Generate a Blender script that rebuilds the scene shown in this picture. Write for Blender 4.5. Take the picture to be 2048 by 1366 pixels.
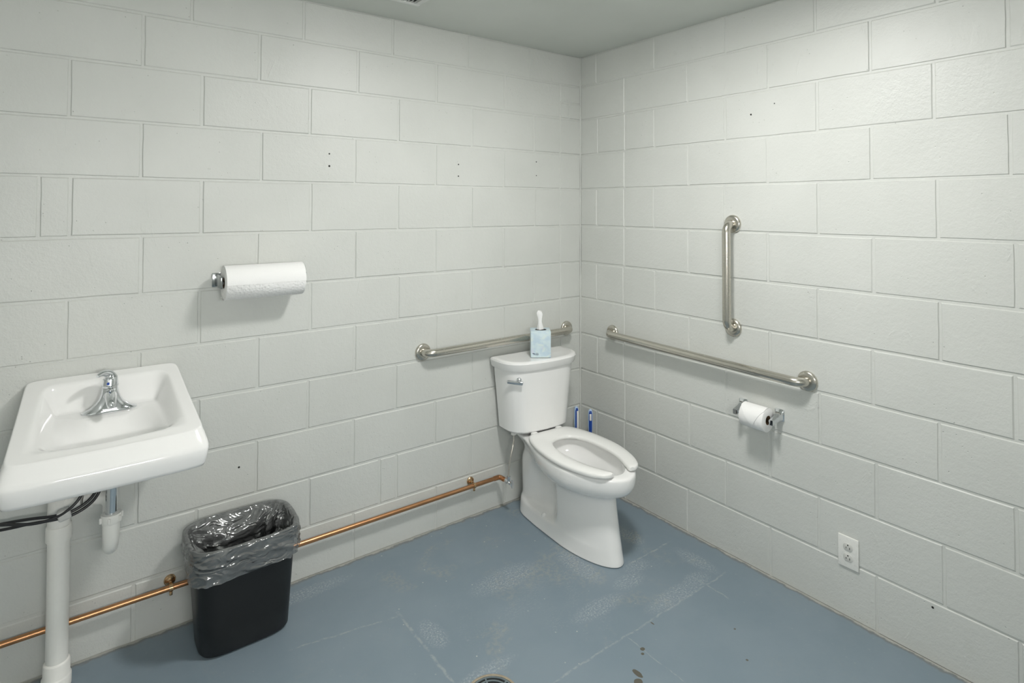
import bpy, bmesh, math, random
import numpy as np
from mathutils import Vector, Matrix, noise as mnoise

for o in list(bpy.data.objects):
    bpy.data.objects.remove(o, do_unlink=True)
S = bpy.context.scene
COL = S.collection
PI = math.pi

# ------------------------------------------------------------------ camera
W, H = 2048, 1366
F_PX, YAW, PITCH, ROLL = 1172.7763, 0.6422, 0.0212, 0.0021
CAM = Vector((-2.3671, -2.4986, 1.5471)); CY = 389.0668
fwd = Vector((math.sin(YAW) * math.cos(PITCH), math.cos(YAW) * math.cos(PITCH), math.sin(PITCH)))
rgt = Vector((math.cos(YAW), -math.sin(YAW), 0)); up = rgt.cross(fwd)
r2 = math.cos(ROLL) * rgt + math.sin(ROLL) * up
u2 = -math.sin(ROLL) * rgt + math.cos(ROLL) * up
cd = bpy.data.cameras.new('camera'); cam = bpy.data.objects.new('camera', cd); COL.objects.link(cam)
cd.sensor_fit = 'HORIZONTAL'; cd.sensor_width = 36; cd.lens = 36 * F_PX / W
cd.shift_x = 0; cd.shift_y = -(H / 2 - CY) / W
cd.clip_start = 0.05
cam.matrix_world = Matrix(((r2.x, u2.x, -fwd.x, CAM.x), (r2.y, u2.y, -fwd.y, CAM.y), (r2.z, u2.z, -fwd.z, CAM.z), (0, 0, 0, 1)))
S.camera = cam

# ------------------------------------------------------------------ world, exposure
wd = bpy.data.worlds.new('world'); S.world = wd; wd.use_nodes = True
wd.node_tree.nodes['Background'].inputs[0].default_value = (0.9, 0.95, 1.0, 1)
wd.node_tree.nodes['Background'].inputs[1].default_value = 0.1
S.view_settings.view_transform = 'Standard'; S.view_settings.look = 'None'
S.view_settings.gamma = 1; S.view_settings.use_curve_mapping = False
S.view_settings.exposure = 1.05
LIGHT_POS = (-1.06, -1.33); LIGHT_STRENGTH = 62.0; LIGHT_R = 0.15
FILL_LIGHT = (-2.15, 1.50); FILL_LIGHT_STRENGTH = 30.0  # added fill behind the camera, stands in for an unseen second source
CEIL = 2.42; XMIN = -3.1; YMIN = -3.05

# ------------------------------------------------------------------ helpers: materials
class NT:
    def __init__(s, name):
        s.m = bpy.data.materials.new(name); s.m.use_nodes = True
        s.t = s.m.node_tree; s.b = s.t.nodes['Principled BSDF']
    def node(s, ty, **k):
        n = s.t.nodes.new(ty)
        for a, v in k.items(): setattr(n, a, v)
        return n
    def put(s, sock, v):
        if isinstance(v, bpy.types.NodeSocket): s.t.links.new(v, sock)
        else: sock.default_value = v
    def math(s, op, a, b=0.0, c=0.0, clamp=False):
        n = s.node('ShaderNodeMath', operation=op, use_clamp=clamp)
        s.put(n.inputs[0], a); s.put(n.inputs[1], b); s.put(n.inputs[2], c)
        return n.outputs[0]
    def pos(s):
        if not hasattr(s, '_p'): s._p = s.node('ShaderNodeTexCoord').outputs['Object']
        return s._p
    def xyz(s):
        if not hasattr(s, '_x'):
            n = s.node('ShaderNodeSeparateXYZ'); s.t.links.new(s.pos(), n.inputs[0]); s._x = n.outputs
        return s._x
    def noise(s, scale, detail=4, rough=.55, vec=None, dist=0.0):
        n = s.node('ShaderNodeTexNoise'); s.t.links.new(vec or s.pos(), n.inputs['Vector'])
        n.inputs['Scale'].default_value = scale; n.inputs['Detail'].default_value = detail
        n.inputs['Roughness'].default_value = rough; n.inputs['Distortion'].default_value = dist
        return n.outputs['Fac']
    def voronoi(s, scale, vec=None):
        n = s.node('ShaderNodeTexVoronoi'); s.t.links.new(vec or s.pos(), n.inputs['Vector'])
        n.inputs['Scale'].default_value = scale
        return n.outputs['Distance']
    def ramp(s, v, a, b):       # smooth 0..1 between a and b
        n = s.node('ShaderNodeMapRange', interpolation_type='SMOOTHSTEP')
        s.put(n.inputs[0], v); n.inputs[1].default_value = a; n.inputs[2].default_value = b
        return n.outputs[0]
    def mix(s, f, a, b):
        n = s.node('ShaderNodeMix', data_type='RGBA')
        s.put(n.inputs[0], f); s.put(n.inputs[6], a); s.put(n.inputs[7], b)
        return n.outputs[2]
    def scaled(s, sc):
        n = s.node('ShaderNodeMapping'); s.t.links.new(s.pos(), n.inputs[0]); n.inputs['Scale'].default_value = sc
        return n.outputs[0]
    def bump(s, h, strength, dist=.01, normal=None):
        n = s.node('ShaderNodeBump'); s.put(n.inputs['Height'], h)
        n.inputs['Strength'].default_value = strength; n.inputs['Distance'].default_value = dist
        if normal: s.t.links.new(normal, n.inputs['Normal'])
        return n.outputs[0]
    def set(s, **k):
        for a, v in k.items(): s.put(s.b.inputs[a.replace('_', ' ')], v)
        return s.m
def C4(r, g, b): return (r, g, b, 1)

def plain(name, col, rough, metal=0.0, var=.06, scale=40, bumpk=0.0, coat=0.0, spec=.5):
    n = NT(name)
    f = n.noise(scale, 3)
    lo = tuple(c * (1 - var) for c in col) + (1,); hi = tuple(min(1, c * (1 + var)) for c in col) + (1,)
    n.set(Base_Color=n.mix(f, lo, hi), Roughness=n.math('MULTIPLY_ADD', f, rough * .25, rough * .875), Metallic=metal,
          Coat_Weight=coat, Specular_IOR_Level=spec)
    n.b.inputs['Coat Roughness'].default_value = .05
    if bumpk: n.set(Normal=n.bump(n.noise(scale * 6, 3), bumpk, .002))
    return n.m

def wall_material(name, ceiling=False):
    n = NT(name)
    big = n.noise(2.2, 3); mid = n.noise(14, 4)
    base = n.mix(n.ramp(big, .3, .7), C4(.590, .604, .575), C4(.625, .638, .609))
    base = n.mix(n.math('MULTIPLY', n.ramp(mid, .6, .8), .35), base, C4(.56, .573, .535))
    fine = n.noise(170, 3, .6); med = n.noise(55, 3)
    if not ceiling:
        pit = n.ramp(n.voronoi(40), .11, .03)
        pmask = n.ramp(n.noise(7, 4), .46, .62)
        pits = n.math('MULTIPLY', pit, pmask)
        base = n.mix(n.math('MULTIPLY', pits, .25), base, C4(.3, .31, .29))
        h = n.math('ADD', n.math('MULTIPLY', fine, .35), n.math('MULTIPLY', med, .65))
        h = n.math('SUBTRACT', h, n.math('MULTIPLY', pits, .9))
        # trowel drips and paint runs
        run = n.ramp(n.noise(9, 5, .7, n.scaled((1, 1, .45)), 1.5), .62, .75)
        h = n.math('ADD', h, n.math('MULTIPLY', run, .6))
        n.set(Normal=n.bump(h, .72, .0024))
        n.set(Base_Color=base, Roughness=n.math('MULTIPLY_ADD', mid, .12, .34), Specular_IOR_Level=.5)
    else:
        base = n.mix(n.ramp(big, .3, .7), C4(.575, .60, .56), C4(.61, .635, .595))
        n.set(Normal=n.bump(n.math('ADD', n.noise(60, 4), n.noise(7, 4)), .12, .004))
        n.set(Base_Color=base, Roughness=.45)
    return n.m

def floor_material():
    n = NT('blue_grey_floor_paint')
    X, Y, Z = n.xyz()[0], n.xyz()[1], n.xyz()[2]
    big = n.noise(2.5, 4); mid = n.noise(11, 5, .65)
    base = n.mix(n.ramp(big, .35, .65), C4(.192, .250, .292), C4(.211, .268, .310))
    # worn, slightly brownish areas
    wear = n.math('MULTIPLY', n.ramp(n.noise(4.5, 5, .6, None, .6), .52, .68), n.ramp(n.noise(60, 3), .4, .62))
    # the patch round the toilet and drain is more worn than the rest
    def box(x0, x1, y0, y1, e=.05):
        a = n.math('MULTIPLY', n.ramp(X, x0, x0 + e), n.ramp(X, x1 + e, x1))
        b = n.math('MULTIPLY', n.ramp(Y, y0, y0 + e), n.ramp(Y, y1 + e, y1))
        return n.math('MULTIPLY', a, b)
    patch = box(-1.40, -.14, -1.05, -.02)
    near = n.math('ADD', n.math('MULTIPLY', patch, .85), .15)
    base = n.mix(n.math('MULTIPLY', n.math('MULTIPLY', wear, near), .45), base, C4(.34, .34, .30))
    # chalky scuffs
    sc = n.math('MULTIPLY', n.ramp(n.noise(3.6, 4, .6, None, .8), .55, .70), n.ramp(n.noise(150, 5, .75, n.scaled((.6, 1, 1))), .48, .70))
    base = n.mix(n.math('MULTIPLY', n.math('MULTIPLY', sc, near), .32), base, C4(.42, .44, .46))
    # chalk ring around the toilet foot and beside the patch corner
    def blob(x, y, rx, ry):
        a = n.math('DIVIDE', n.math('SUBTRACT', X, x), rx); b = n.math('DIVIDE', n.math('SUBTRACT', Y, y), ry)
        d = n.math('ADD', n.math('MULTIPLY', a, a), n.math('MULTIPLY', b, b))
        return n.ramp(d, 1.0, .1)
    acc = None
    for q in [(-.60, -.62, .06, .16), (-.50, -.82, .10, .05), (-.40, -.77, .08, .05), (-.27, -.98, .09, .05), (-.16, -.90, .05, .13),
              (-1.30, -.60, .05, .10), (-1.24, -.86, .14, .035), (-.42, -.99, .2, .05), (-.72, -.86, .16, .05), (-.9, -.5, .2, .08), (-1.62, -.10, .25, .05), (-.25, -.6, .05, .1)]:
        bq = blob(*q); acc = bq if acc is None else n.math('MAXIMUM', acc, bq)
    chalk = n.math('MULTIPLY', acc, n.ramp(n.noise(130, 6, .8), .46, .72))
    base = n.mix(n.math('MULTIPLY', chalk, .8), base, C4(.60, .61, .63))
    # old joint lines under the paint
    wob = n.math('MULTIPLY', n.math('SUBTRACT', n.noise(18, 3), .5), .02)
    def line(axis, c, lo, hi, wd=.005, slope=0.0):
        A, B = (X, Y) if axis == 'x' else (Y, X)
        t = n.math('SUBTRACT', n.math('SUBTRACT', A, n.math('MULTIPLY_ADD', B, slope, c)), wob)
        l = n.ramp(n.math('ABSOLUTE', t), wd, wd * .2)
        r = n.math('MULTIPLY', n.ramp(B, lo, lo + .03), n.ramp(B, hi, hi - .03))
        return n.math('MULTIPLY', n.math('MULTIPLY', l, r), n.ramp(n.noise(38, 4, .7), .38, .6))
    la = None
    for q in [('y', -1.026, -1.3, -.12, .006), ('x', -1.355, -.95, -.40, .008), ('x', -.267, -1.14, -.95, .006),
              ('y', -.70, -1.75, -1.35, .006, -.19), ('y', -.74, -.42, -.12, .006), ('x', -.75, -1.3, -1.02, .003)]:
        l = line(*q); la = l if la is None else n.math('MAXIMUM', la, l)
    base = n.mix(n.math('MULTIPLY', la, .38), base, C4(.46, .47, .46))
    # small white flecks
    fl = n.math('MULTIPLY', n.ramp(n.voronoi(24), .085, .045), n.ramp(n.noise(3, 3), .44, .52))
    base = n.mix(n.math('MULTIPLY', fl, n.math('MULTIPLY', near, .8)), base, C4(.55, .55, .52))
    # brown drips and grit
    st = None
    for q in [(-.748, -1.103, .012, .010), (-.765, -1.118, .008, .007), (-.845, -1.165, .013, .028), (-.87, -1.19, .02, .018),
              (-.50, -1.35, .006, .006), (-.62, -1.04, .004, .012), (-.93, -1.17, .022, .012), (-.40, -1.24, .006, .005)]:
        bq = blob(*q); st = bq if st is None else n.math('MAXIMUM', st, bq)
    st = n.ramp(n.math('ADD', st, n.math('MULTIPLY', n.noise(120, 3), .5)), .62, .8)
    base = n.mix(n.math('MULTIPLY', st, .85), base, C4(.085, .066, .035))
    # ragged paint edge along the walls
    edge = n.math('MAXIMUM', X, Y)
    rag = n.math('ADD', edge, n.math('MULTIPLY', n.math('SUBTRACT', n.noise(16, 5, .7), .5), .05))
    base = n.mix(n.math('MULTIPLY', n.ramp(rag, -.028, -.014), .7), base, C4(.17, .165, .15))
    base = n.mix(n.ramp(rag, -.014, -.004), base, C4(.42, .42, .39))
    n.set(Base_Color=base, Roughness=n.math('MULTIPLY_ADD', mid, .25, .28))
    h = n.math('ADD', n.math('MULTIPLY', n.noise(30, 5, .65), .6), n.math('MULTIPLY', la, .5))
    n.set(Normal=n.bump(h, .16, .004))
    return n.m

def brushed(name, col, rough):
    n = NT(name)
    f = n.noise(220, 2, .5, n.scaled((1, .06, 1)))
    n.set(Base_Color=n.mix(f, C4(*[c * .93 for c in col]), C4(*[min(1, c * 1.05) for c in col])), Metallic=1.0,
          Roughness=n.math('MULTIPLY_ADD', f, .08, rough))
    return n.m

M = {}
M['wall'] = wall_material('painted_block'); M['ceiling'] = wall_material('ceiling_paint', True)
M['floor'] = floor_material()
M['porcelain'] = plain('white_porcelain', (.86, .86, .848), .07, 0, .01, 12, 0, .3)
M['seat'] = plain('white_seat_plastic', (.82, .82, .80), .16, 0, .01, 12)
M['chrome'] = plain('chrome', (.72, .74, .76), .06, 1, .03, 20)
M['steel'] = brushed('brushed_steel', (.60, .575, .515), .22)
M['bracket_metal'] = plain('dull_chrome', (.36, .38, .38), .18, 1, .1, 30)
M['copper'] = plain('copper', (.56, .29, .145), .30, 1, .2, 22)
M['brass'] = plain('old_brass', (.62, .42, .24), .25, 1, .15, 60)
M['pvc'] = plain('white_pvc', (.86, .855, .815), .30, 0, .03, 20)
M['black_plastic'] = plain('black_bin_plastic', (.008, .0085, .009), .40, 0, .1, 200, .04)
M['black_rubber'] = plain('black_rubber', (.02, .021, .023), .32, 0, .1, 80)
M['white_plastic'] = plain('white_plastic', (.80, .80, .765), .28, 0, .02, 60)
M['blue_plastic'] = plain('blue_plastic', (.012, .06, .33), .3, 0, .05, 60)
M['pale_blue_plastic'] = plain('pale_blue_plastic', (.45, .60, .80), .3, 0, .05, 60)
M['dark'] = plain('dark_void', (.012, .012, .011), .8, 0, .1, 60)
M['grate'] = plain('painted_grate', (.16, .20, .215), .5, .2, .25, 90)
M['rust_rim'] = plain('rusty_drain_rim', (.36, .31, .23), .6, .2, .3, 80)
M['cardboard'] = plain('brown_core', (.17, .11, .06), .9, 0, .1, 80)
M['tag'] = plain('paper_tag', (.62, .62, .60), .6, 0, .08, 150)
M['print'] = plain('print_ink', (.10, .14, .2), .6, 0, .1, 90)
M['water'] = plain('bowl_water', (.55, .57, .55), .02, 0, .02, 10)
M['outlet_grey'] = plain('receptacle_face', (.62, .62, .59), .35, 0, .03, 60)
M['silver_paint'] = plain('vent_metal', (.70, .715, .69), .4, 0, .04, 60)

def paper_material(name, emboss):
    n = NT(name)
    n.set(Base_Color=C4(.86, .86, .85), Roughness=.9, Specular_IOR_Level=.1)
    h = n.noise(260, 3)
    if emboss:
        h = n.math('ADD', n.math('MULTIPLY', n.ramp(n.voronoi(95), .25, .6), 1.2), h)
    n.set(Normal=n.bump(h, .5 if emboss else .25, .0015))
    return n.m
M['paper'] = paper_material('paper', False); M['towel'] = paper_material('embossed_towel', True)

def tissue_box_material():
    n = NT('pale_blue_carton')
    f = n.noise(22, 4, .6); g = n.noise(16, 3, .5, n.scaled((1, 1, 1.3)), 1.0)
    c = n.mix(n.ramp(f, .4, .62), C4(.62, .74, .78), C4(.52, .65, .74))
    c = n.mix(n.ramp(g, .5, .68), c, C4(.70, .79, .76))
    c = n.mix(n.math('MULTIPLY', n.ramp(n.noise(30, 4), .58, .72), .7), c, C4(.66, .68, .77))
    n.set(Base_Color=c, Roughness=.45)
    return n.m
M['carton'] = tissue_box_material()

def bag_material():
    n = NT('grey_translucent_liner')
    f = n.noise(14, 2, .5, n.scaled((1, 1, .5)), .6)
    n.set(Base_Color=n.mix(f, C4(.18, .185, .185), C4(.33, .34, .34)), Roughness=.13, Metallic=.5, Specular_IOR_Level=.8)
    n.set(Normal=n.bump(n.noise(13, 1.5, .5, n.scaled((1, 1, 1.8)), 1.6), .6, .03))
    tr = n.node('ShaderNodeBsdfTransparent'); tr.inputs[0].default_value = (.75, .77, .77, 1)
    mx = n.node('ShaderNodeMixShader'); mx.inputs[0].default_value = .22
    out = n.t.nodes['Material Output']
    n.t.links.new(n.b.outputs[0], mx.inputs[1]); n.t.links.new(tr.outputs[0], mx.inputs[2]); n.t.links.new(mx.outputs[0], out.inputs[0])
    return n.m
M['bag'] = bag_material()

def lamp_material(name, strength):
    n = NT(name)
    n.set(Base_Color=C4(.9, .9, .9), Emission_Color=C4(1.0, .985, .96)); n.b.inputs['Emission Strength'].default_value = strength
    return n.m
M['lamp'] = lamp_material('ceiling_lamp_diffuser', LIGHT_STRENGTH); M['fill_lamp'] = lamp_material('fill_lamp_diffuser', FILL_LIGHT_STRENGTH)

# ------------------------------------------------------------------ helpers: geometry
def obj(name, verts, faces, mat, parent=None, smooth=True, angle=40, **kw):
    me = bpy.data.meshes.new(name); me.from_pydata([tuple(v) for v in verts], [], [tuple(f) for f in faces])
    bm = bmesh.new(); bm.from_mesh(me); bmesh.ops.recalc_face_normals(bm, faces=bm.faces); bm.to_mesh(me); bm.free()
    return link(name, me, mat, parent, smooth, angle, **kw)
def link(name, me, mat, parent=None, smooth=True, angle=40, label=None, cat=None, kind=None, group=None):
    if smooth:
        me.polygons.foreach_set('use_smooth', [True] * len(me.polygons)); me.set_sharp_from_angle(angle=math.radians(angle))
    me.materials.append(M[mat] if isinstance(mat, str) else mat)
    o = bpy.data.objects.new(name, me); COL.objects.link(o)
    if parent: o.parent = parent
    tag(o, label, cat, kind, group)
    return o
def tag(o, label=None, cat=None, kind=None, group=None):
    if label: o['label'] = label
    if cat: o['category'] = cat
    if kind: o['kind'] = kind
    if group: o['group'] = group
def thing(name, loc, label, cat, rotz=0.0, group=None):
    o = bpy.data.objects.new(name, None); COL.objects.link(o); o.location = loc; o.rotation_euler = (0, 0, rotz)
    o.empty_display_size = .05
    tag(o, label, cat, None, group)
    return o
class MB:
    def __init__(s): s.v = []; s.f = []
    def add(s, v, f):
        n = len(s.v); s.v += [tuple(a) for a in v]; s.f += [tuple(i + n for i in q) for q in f]; return s
    def build(s, name, mat, parent=None, **k): return obj(name, s.v, s.f, mat, parent, **k)
def loft(rings, close=True, cap0=True, cap1=True):
    n = len(rings[0]); v = [p for r in rings for p in r]; f = []
    for i in range(len(rings) - 1):
        for j in range(n if close else n - 1):
            a = i * n + j; b = i * n + (j + 1) % n; f.append((a, b, b + n, a + n))
    if cap0: f.append(tuple(range(n - 1, -1, -1)))
    if cap1: f.append(tuple(range((len(rings) - 1) * n, len(rings) * n)))
    return v, f
def tube(path, rad, seg=16, cap=True):
    P = [Vector(p) for p in path]; n = len(P)
    R = rad if isinstance(rad, (list, tuple)) else [rad] * n
    T = []
    for i in range(n):
        t = (P[min(i + 1, n - 1)] - P[max(i - 1, 0)]); T.append(t.normalized())
    a = Vector((0, 0, 1)) if abs(T[0].z) < .9 else Vector((1, 0, 0))
    N = (a - a.dot(T[0]) * T[0]).normalized(); rings = []
    for i in range(n):
        N = (N - N.dot(T[i]) * T[i]).normalized(); B = T[i].cross(N)
        rings.append([P[i] + R[i] * (math.cos(2 * PI * k / seg) * N + math.sin(2 * PI * k / seg) * B) for k in range(seg)])
    return loft(rings, True, cap, cap)
def fillet(pts, r, n=8):
    P = [Vector(p) for p in pts]; out = [P[0]]
    for i in range(1, len(P) - 1):
        a = (P[i - 1] - P[i]).normalized(); b = (P[i + 1] - P[i]).normalized()
        ang = a.angle(b); d = r / math.tan(ang / 2)
        A = P[i] + a * d; B = P[i] + b * d; c = P[i] + (a + b).normalized() * (r / math.sin(ang / 2))
        for k in range(n + 1):
            t = k / n; q = (A - c).slerp((B - c), t) if False else None
            va = A - c; vb = B - c; th = va.angle(vb)
            q = (math.sin((1 - t) * th) * va + math.sin(t * th) * vb) / math.sin(th)
            out.append(c + q)
    out.append(P[-1]); return out
def catmull(pts, n=8):
    P = [Vector(p) for p in pts]; P = [2 * P[0] - P[1]] + P + [2 * P[-1] - P[-2]]; out = []
    for i in range(1, len(P) - 2):
        for k in range(n):
            t = k / n; a, b, c, d = P[i - 1], P[i], P[i + 1], P[i + 2]
            out.append(.5 * ((2 * b) + (c - a) * t + (2 * a - 5 * b + 4 * c - d) * t * t + (3 * b - a - 3 * c + d) * t ** 3))
    out.append(P[-2]); return out
def lathe(profile, origin, axis, seg=32, cap=True):
    """profile: list of (radius, distance along axis)"""
    A = Vector(axis).normalized(); O = Vector(origin)
    a = Vector((0, 0, 1)) if abs(A.z) < .9 else Vector((1, 0, 0))
    N = (a - a.dot(A) * A).normalized(); B = A.cross(N)
    rings = [[O + A * h + r * (math.cos(2 * PI * k / seg) * N + math.sin(2 * PI * k / seg) * B) for k in range(seg)] for r, h in profile]
    return loft(rings, True, cap, cap)
def rbox(cx, cy, cz, sx, sy, sz, r=.003, seg=2):
    bm = bmesh.new(); bmesh.ops.create_cube(bm, size=1.0)
    for v in bm.verts: v.co = Vector((cx + v.co.x * sx, cy + v.co.y * sy, cz + v.co.z * sz))
    if r > 0: bmesh.ops.bevel(bm, geom=list(bm.edges), offset=r, segments=seg, affect='EDGES', profile=.5)
    bm.verts.index_update()
    v = [tuple(q.co) for q in bm.verts]; f = [tuple(q.index for q in p.verts) for p in bm.faces]; bm.free()
    return v, f
def xform(vf, mat):
    return [tuple(mat @ Vector(v)) for v in vf[0]], vf[1]
def lerp(a, b, t): return a + (b - a) * t
def sstep(a, b, x):
    t = max(0, min(1, (x - a) / (b - a))); return t * t * (3 - 2 * t)
rnd = random.Random(7)

# ------------------------------------------------------------------ room shell
def slab(name, x0, x1, y0, y1, z0, z1, mat):
    v, f = rbox((x0 + x1) / 2, (y0 + y1) / 2, (z0 + z1) / 2, x1 - x0, y1 - y0, z1 - z0, 0)
    return obj(name, v, f, mat, smooth=False, kind='structure')
T = .12; JD = .0035       # wall thickness, joint depth
floor = slab('floor', XMIN - T, T, YMIN - T, T, -.10, 0, 'floor'); tag(floor, 'blue-grey painted concrete floor with chalky scuffs and old joint lines')
ceil = slab('ceiling', XMIN - T, T, YMIN - T, T, CEIL, CEIL + .1, 'ceiling'); tag(ceil, 'flat grey painted ceiling')
wl = slab('wall_left', XMIN, T, JD, T, 0, CEIL, 'wall'); tag(wl, 'pale grey painted block wall behind the sink and toilet tank')
wr = slab('wall_right', JD, T, YMIN, JD, 0, CEIL, 'wall'); tag(wr, 'pale grey painted block wall with the long grab bar and power outlet')
wb = slab('wall_back', XMIN, T, YMIN - T, YMIN, 0, CEIL, 'wall'); tag(wb, 'pale grey painted wall behind the viewer')
wf = slab('wall_front', XMIN - T, XMIN, YMIN - T, T, 0, CEIL, 'wall'); tag(wf, 'pale grey painted wall at the far left outside the view')

COURSE = [0, .2047, .4087, .6138, .8189, 1.0247, 1.2286, 1.4401, 1.6486, 1.8495, 2.0521, 2.2474, CEIL]
def block(side, parent, s0, s1, z0, z1):
    """one painted block on the wall: s measured from the corner; front face near the wall plane"""
    g = .0034 + rnd.uniform(-.0008, .0008); bv = .0036 + rnd.uniform(-.001, .0012)
    pr = rnd.uniform(-.0006, .0009)
    a0, a1 = s0 + g, s1 - g; b0, b1 = (z0 + (g if z0 > 0 else 0)), z1 - g
    if a1 - a0 < .02: return
    K = 4
    per = [(lerp(a0, a1, i / K), b0, 0, 1) for i in range(K)] + [(a1, lerp(b0, b1, i / K), -1, 0) for i in range(K)] + \
          [(lerp(a1, a0, i / K), b1, 0, -1) for i in range(K)] + [(a0, lerp(b1, b0, i / K), 1, 0) for i in range(K)]
    outer = []; inner = []
    ca, cb = (a0 + a1) / 2, (b0 + b1) / 2; ha, hb = (a1 - a0) / 2, (b1 - b0) / 2
    for a, b, _, _ in per:
        ja, jb = rnd.uniform(-.0009, .0009), rnd.uniform(-.0009, .0009)
        if b == b0 and z0 == 0: jb = 0
        outer.append((a + ja, b + jb))
        inner.append((ca + (a - ca) * (1 - bv / ha) + ja, cb + (b - cb) * (1 - bv / hb) + jb))
    depth = JD + .001
    def P(a, b, d): return (-a, d, b) if side == 'L' else (d, -a, b)
    v = [P(a, b, depth) for a, b in outer] + [P(a, b, -pr) for a, b in inner]
    n = len(outer); f = [(i, (i + 1) % n, (i + 1) % n + n, i + n) for i in range(n)] + [tuple(range(n, 2 * n))]
    obj('block', v, f, 'wall', parent, smooth=False)

def row_joints(side, r):
    Hh = .2032; js = []
    if side == 'L':
        s0 = .3461; start = 1 if r % 2 == 0 else 0
        js = [s0 + (start + 2 * i) * Hh for i in range(8)]
        ov = {11: {0: .3865, 2: .785, 4: 1.186, 6: 1.593, 8: 2.005}, 10: {1: .540}, 9: {10: 2.355}}
        if r == 11: js = [.385, .788, 1.19, 1.597, 2.012, 2.42, 2.83]
        if r <= 10: js.append(.158)
        if r == 7: js.append(2.462)
        if r == 1: js.append(1.245)
        lim = -XMIN
    else:
        s0 = .1365; start = 1 if r % 2 == 0 else 0
        js = [s0 + (start + 2 * i) * Hh for i in range(9)]
        if r <= 9 and r % 2 == 1: js.append(s0 + Hh)
        lim = -YMIN
    js = [j + (rnd.uniform(-.007, .007) if 0 < j and j != .158 else 0) for j in js]
    js = sorted(j for j in js if j < lim - .05)
    return [0.0] + js + [lim]
for side, par in (('L', wl), ('R', wr)):
    for r in range(12):
        js = row_joints(side, r)
        z0, z1 = COURSE[r], COURSE[r + 1]
        for a, b in zip(js[:-1], js[1:]):
            if side == 'L' and r == 10 and a == 0:
                zm = 2.145
                block(side, par, a, b, zm, z1)
                block(side, par, a, .088, z0, zm); block(side, par, .088, b, z0, zm)
            else:
                block(side, par, a, b, z0, z1)
# old screw holes in the left and right walls
for x, z, r_ in [(-1.4846, 1.775, .0035), (-1.4843, 1.722, .0045), (-.8325, 1.7585, .0035), (-.8325, 1.7, .0035), (-.3325, 1.795, .0035), (-.332, 1.72, .003), (-1.8325, .525, .004), (-2.44, .94, .003)]:
    obj('screw_hole', *lathe([(r_, 0), (r_ * .8, .0004)], (x, -.0012, z), (0, -1, 0), 10), 'dark', wl)
for y, z, r_ in [(-1.0776, 1.953, .004), (-1.185, 1.987, .0025), (-1.735, .185, .004)]:
    obj('screw_hole', *lathe([(r_, 0), (r_ * .8, .0004)], (-.0012, y, z), (-1, 0, 0), 10), 'dark', wr)
# paint bead down the corner
obj('paint_bead', *tube([(-.002, -.002, z) for z in np.linspace(.002, CEIL - .002, 25)], [.005 + rnd.uniform(-.0015, .0015) for _ in range(25)], 8), 'wall', wr)

# ------------------------------------------------------------------ ceiling light and vent
lx, ly = LIGHT_POS
t = thing('ceiling_light', (lx, ly, CEIL), 'round white flush ceiling light just above the picture, over the middle of the room', 'ceiling light')
obj('housing', *lathe([(LIGHT_R + .012, 0), (LIGHT_R + .012, -.018), (LIGHT_R + .006, -.022), (LIGHT_R, -.020), (.01, -.020)], (0, 0, 0), (0, 0, 1), 48), 'white_plastic', t)
obj('diffuser', *lathe([(LIGHT_R - .002, -.0205), (LIGHT_R - .004, -.024), (LIGHT_R * .92, -.029), (LIGHT_R * .75, -.032), (LIGHT_R * .45, -.034), (.002, -.035)], (0, 0, 0), (0, 0, 1), 48), 'lamp', t)

t = thing('fill_light', (FILL_LIGHT[0], YMIN, FILL_LIGHT[1]), 'long white fill light panel added on the unseen wall behind the viewer', 'fill light')  # added fixture, placed to brighten the lower walls and sink front
obj('housing', *rbox(0, .021, 0, .90, .040, .16, .006), 'white_plastic', t)
obj('diffuser', *rbox(0, .048, 0, .86, .014, .125, .005), 'fill_lamp', t)

t = thing('ceiling_vent', (-1.345, -.40, CEIL), 'square white ceiling vent with dark louvres beside the left wall', 'vent')
mb = MB(); hw = .155; fw = .024
for sx, sy, wx, wy in [(0, hw - fw / 2, 2 * hw, fw), (0, -hw + fw / 2, 2 * hw, fw), (hw - fw / 2, 0, fw, 2 * hw - 2 * fw), (-hw + fw / 2, 0, fw, 2 * hw - 2 * fw)]:
    mb.add(*rbox(sx, sy, -.006, wx, wy, .011, .002))
mb.build('vent_frame', 'silver_paint', t)
obj('duct_opening', *rbox(0, 0, -.001, 2 * hw - 2 * fw, 2 * hw - 2 * fw, .001, 0), 'dark', t)
ns = 17; sm = None
for i in range(ns):
    x = -hw + fw + .008 + (2 * hw - 2 * fw - .016) * i / (ns - 1)
    m4 = Matrix.Translation((x, 0, -.006)) @ Matrix.Rotation(math.radians(38), 4, 'Y')
    if sm is None:
        sm = obj('slat', *rbox(0, 0, 0, .0018, 2 * hw - 2 * fw, .011, 0), 'silver_paint', t, smooth=False); sm.matrix_local = m4
    else:
        c = sm.copy(); COL.objects.link(c); c.parent = t; c.matrix_local = m4

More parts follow.
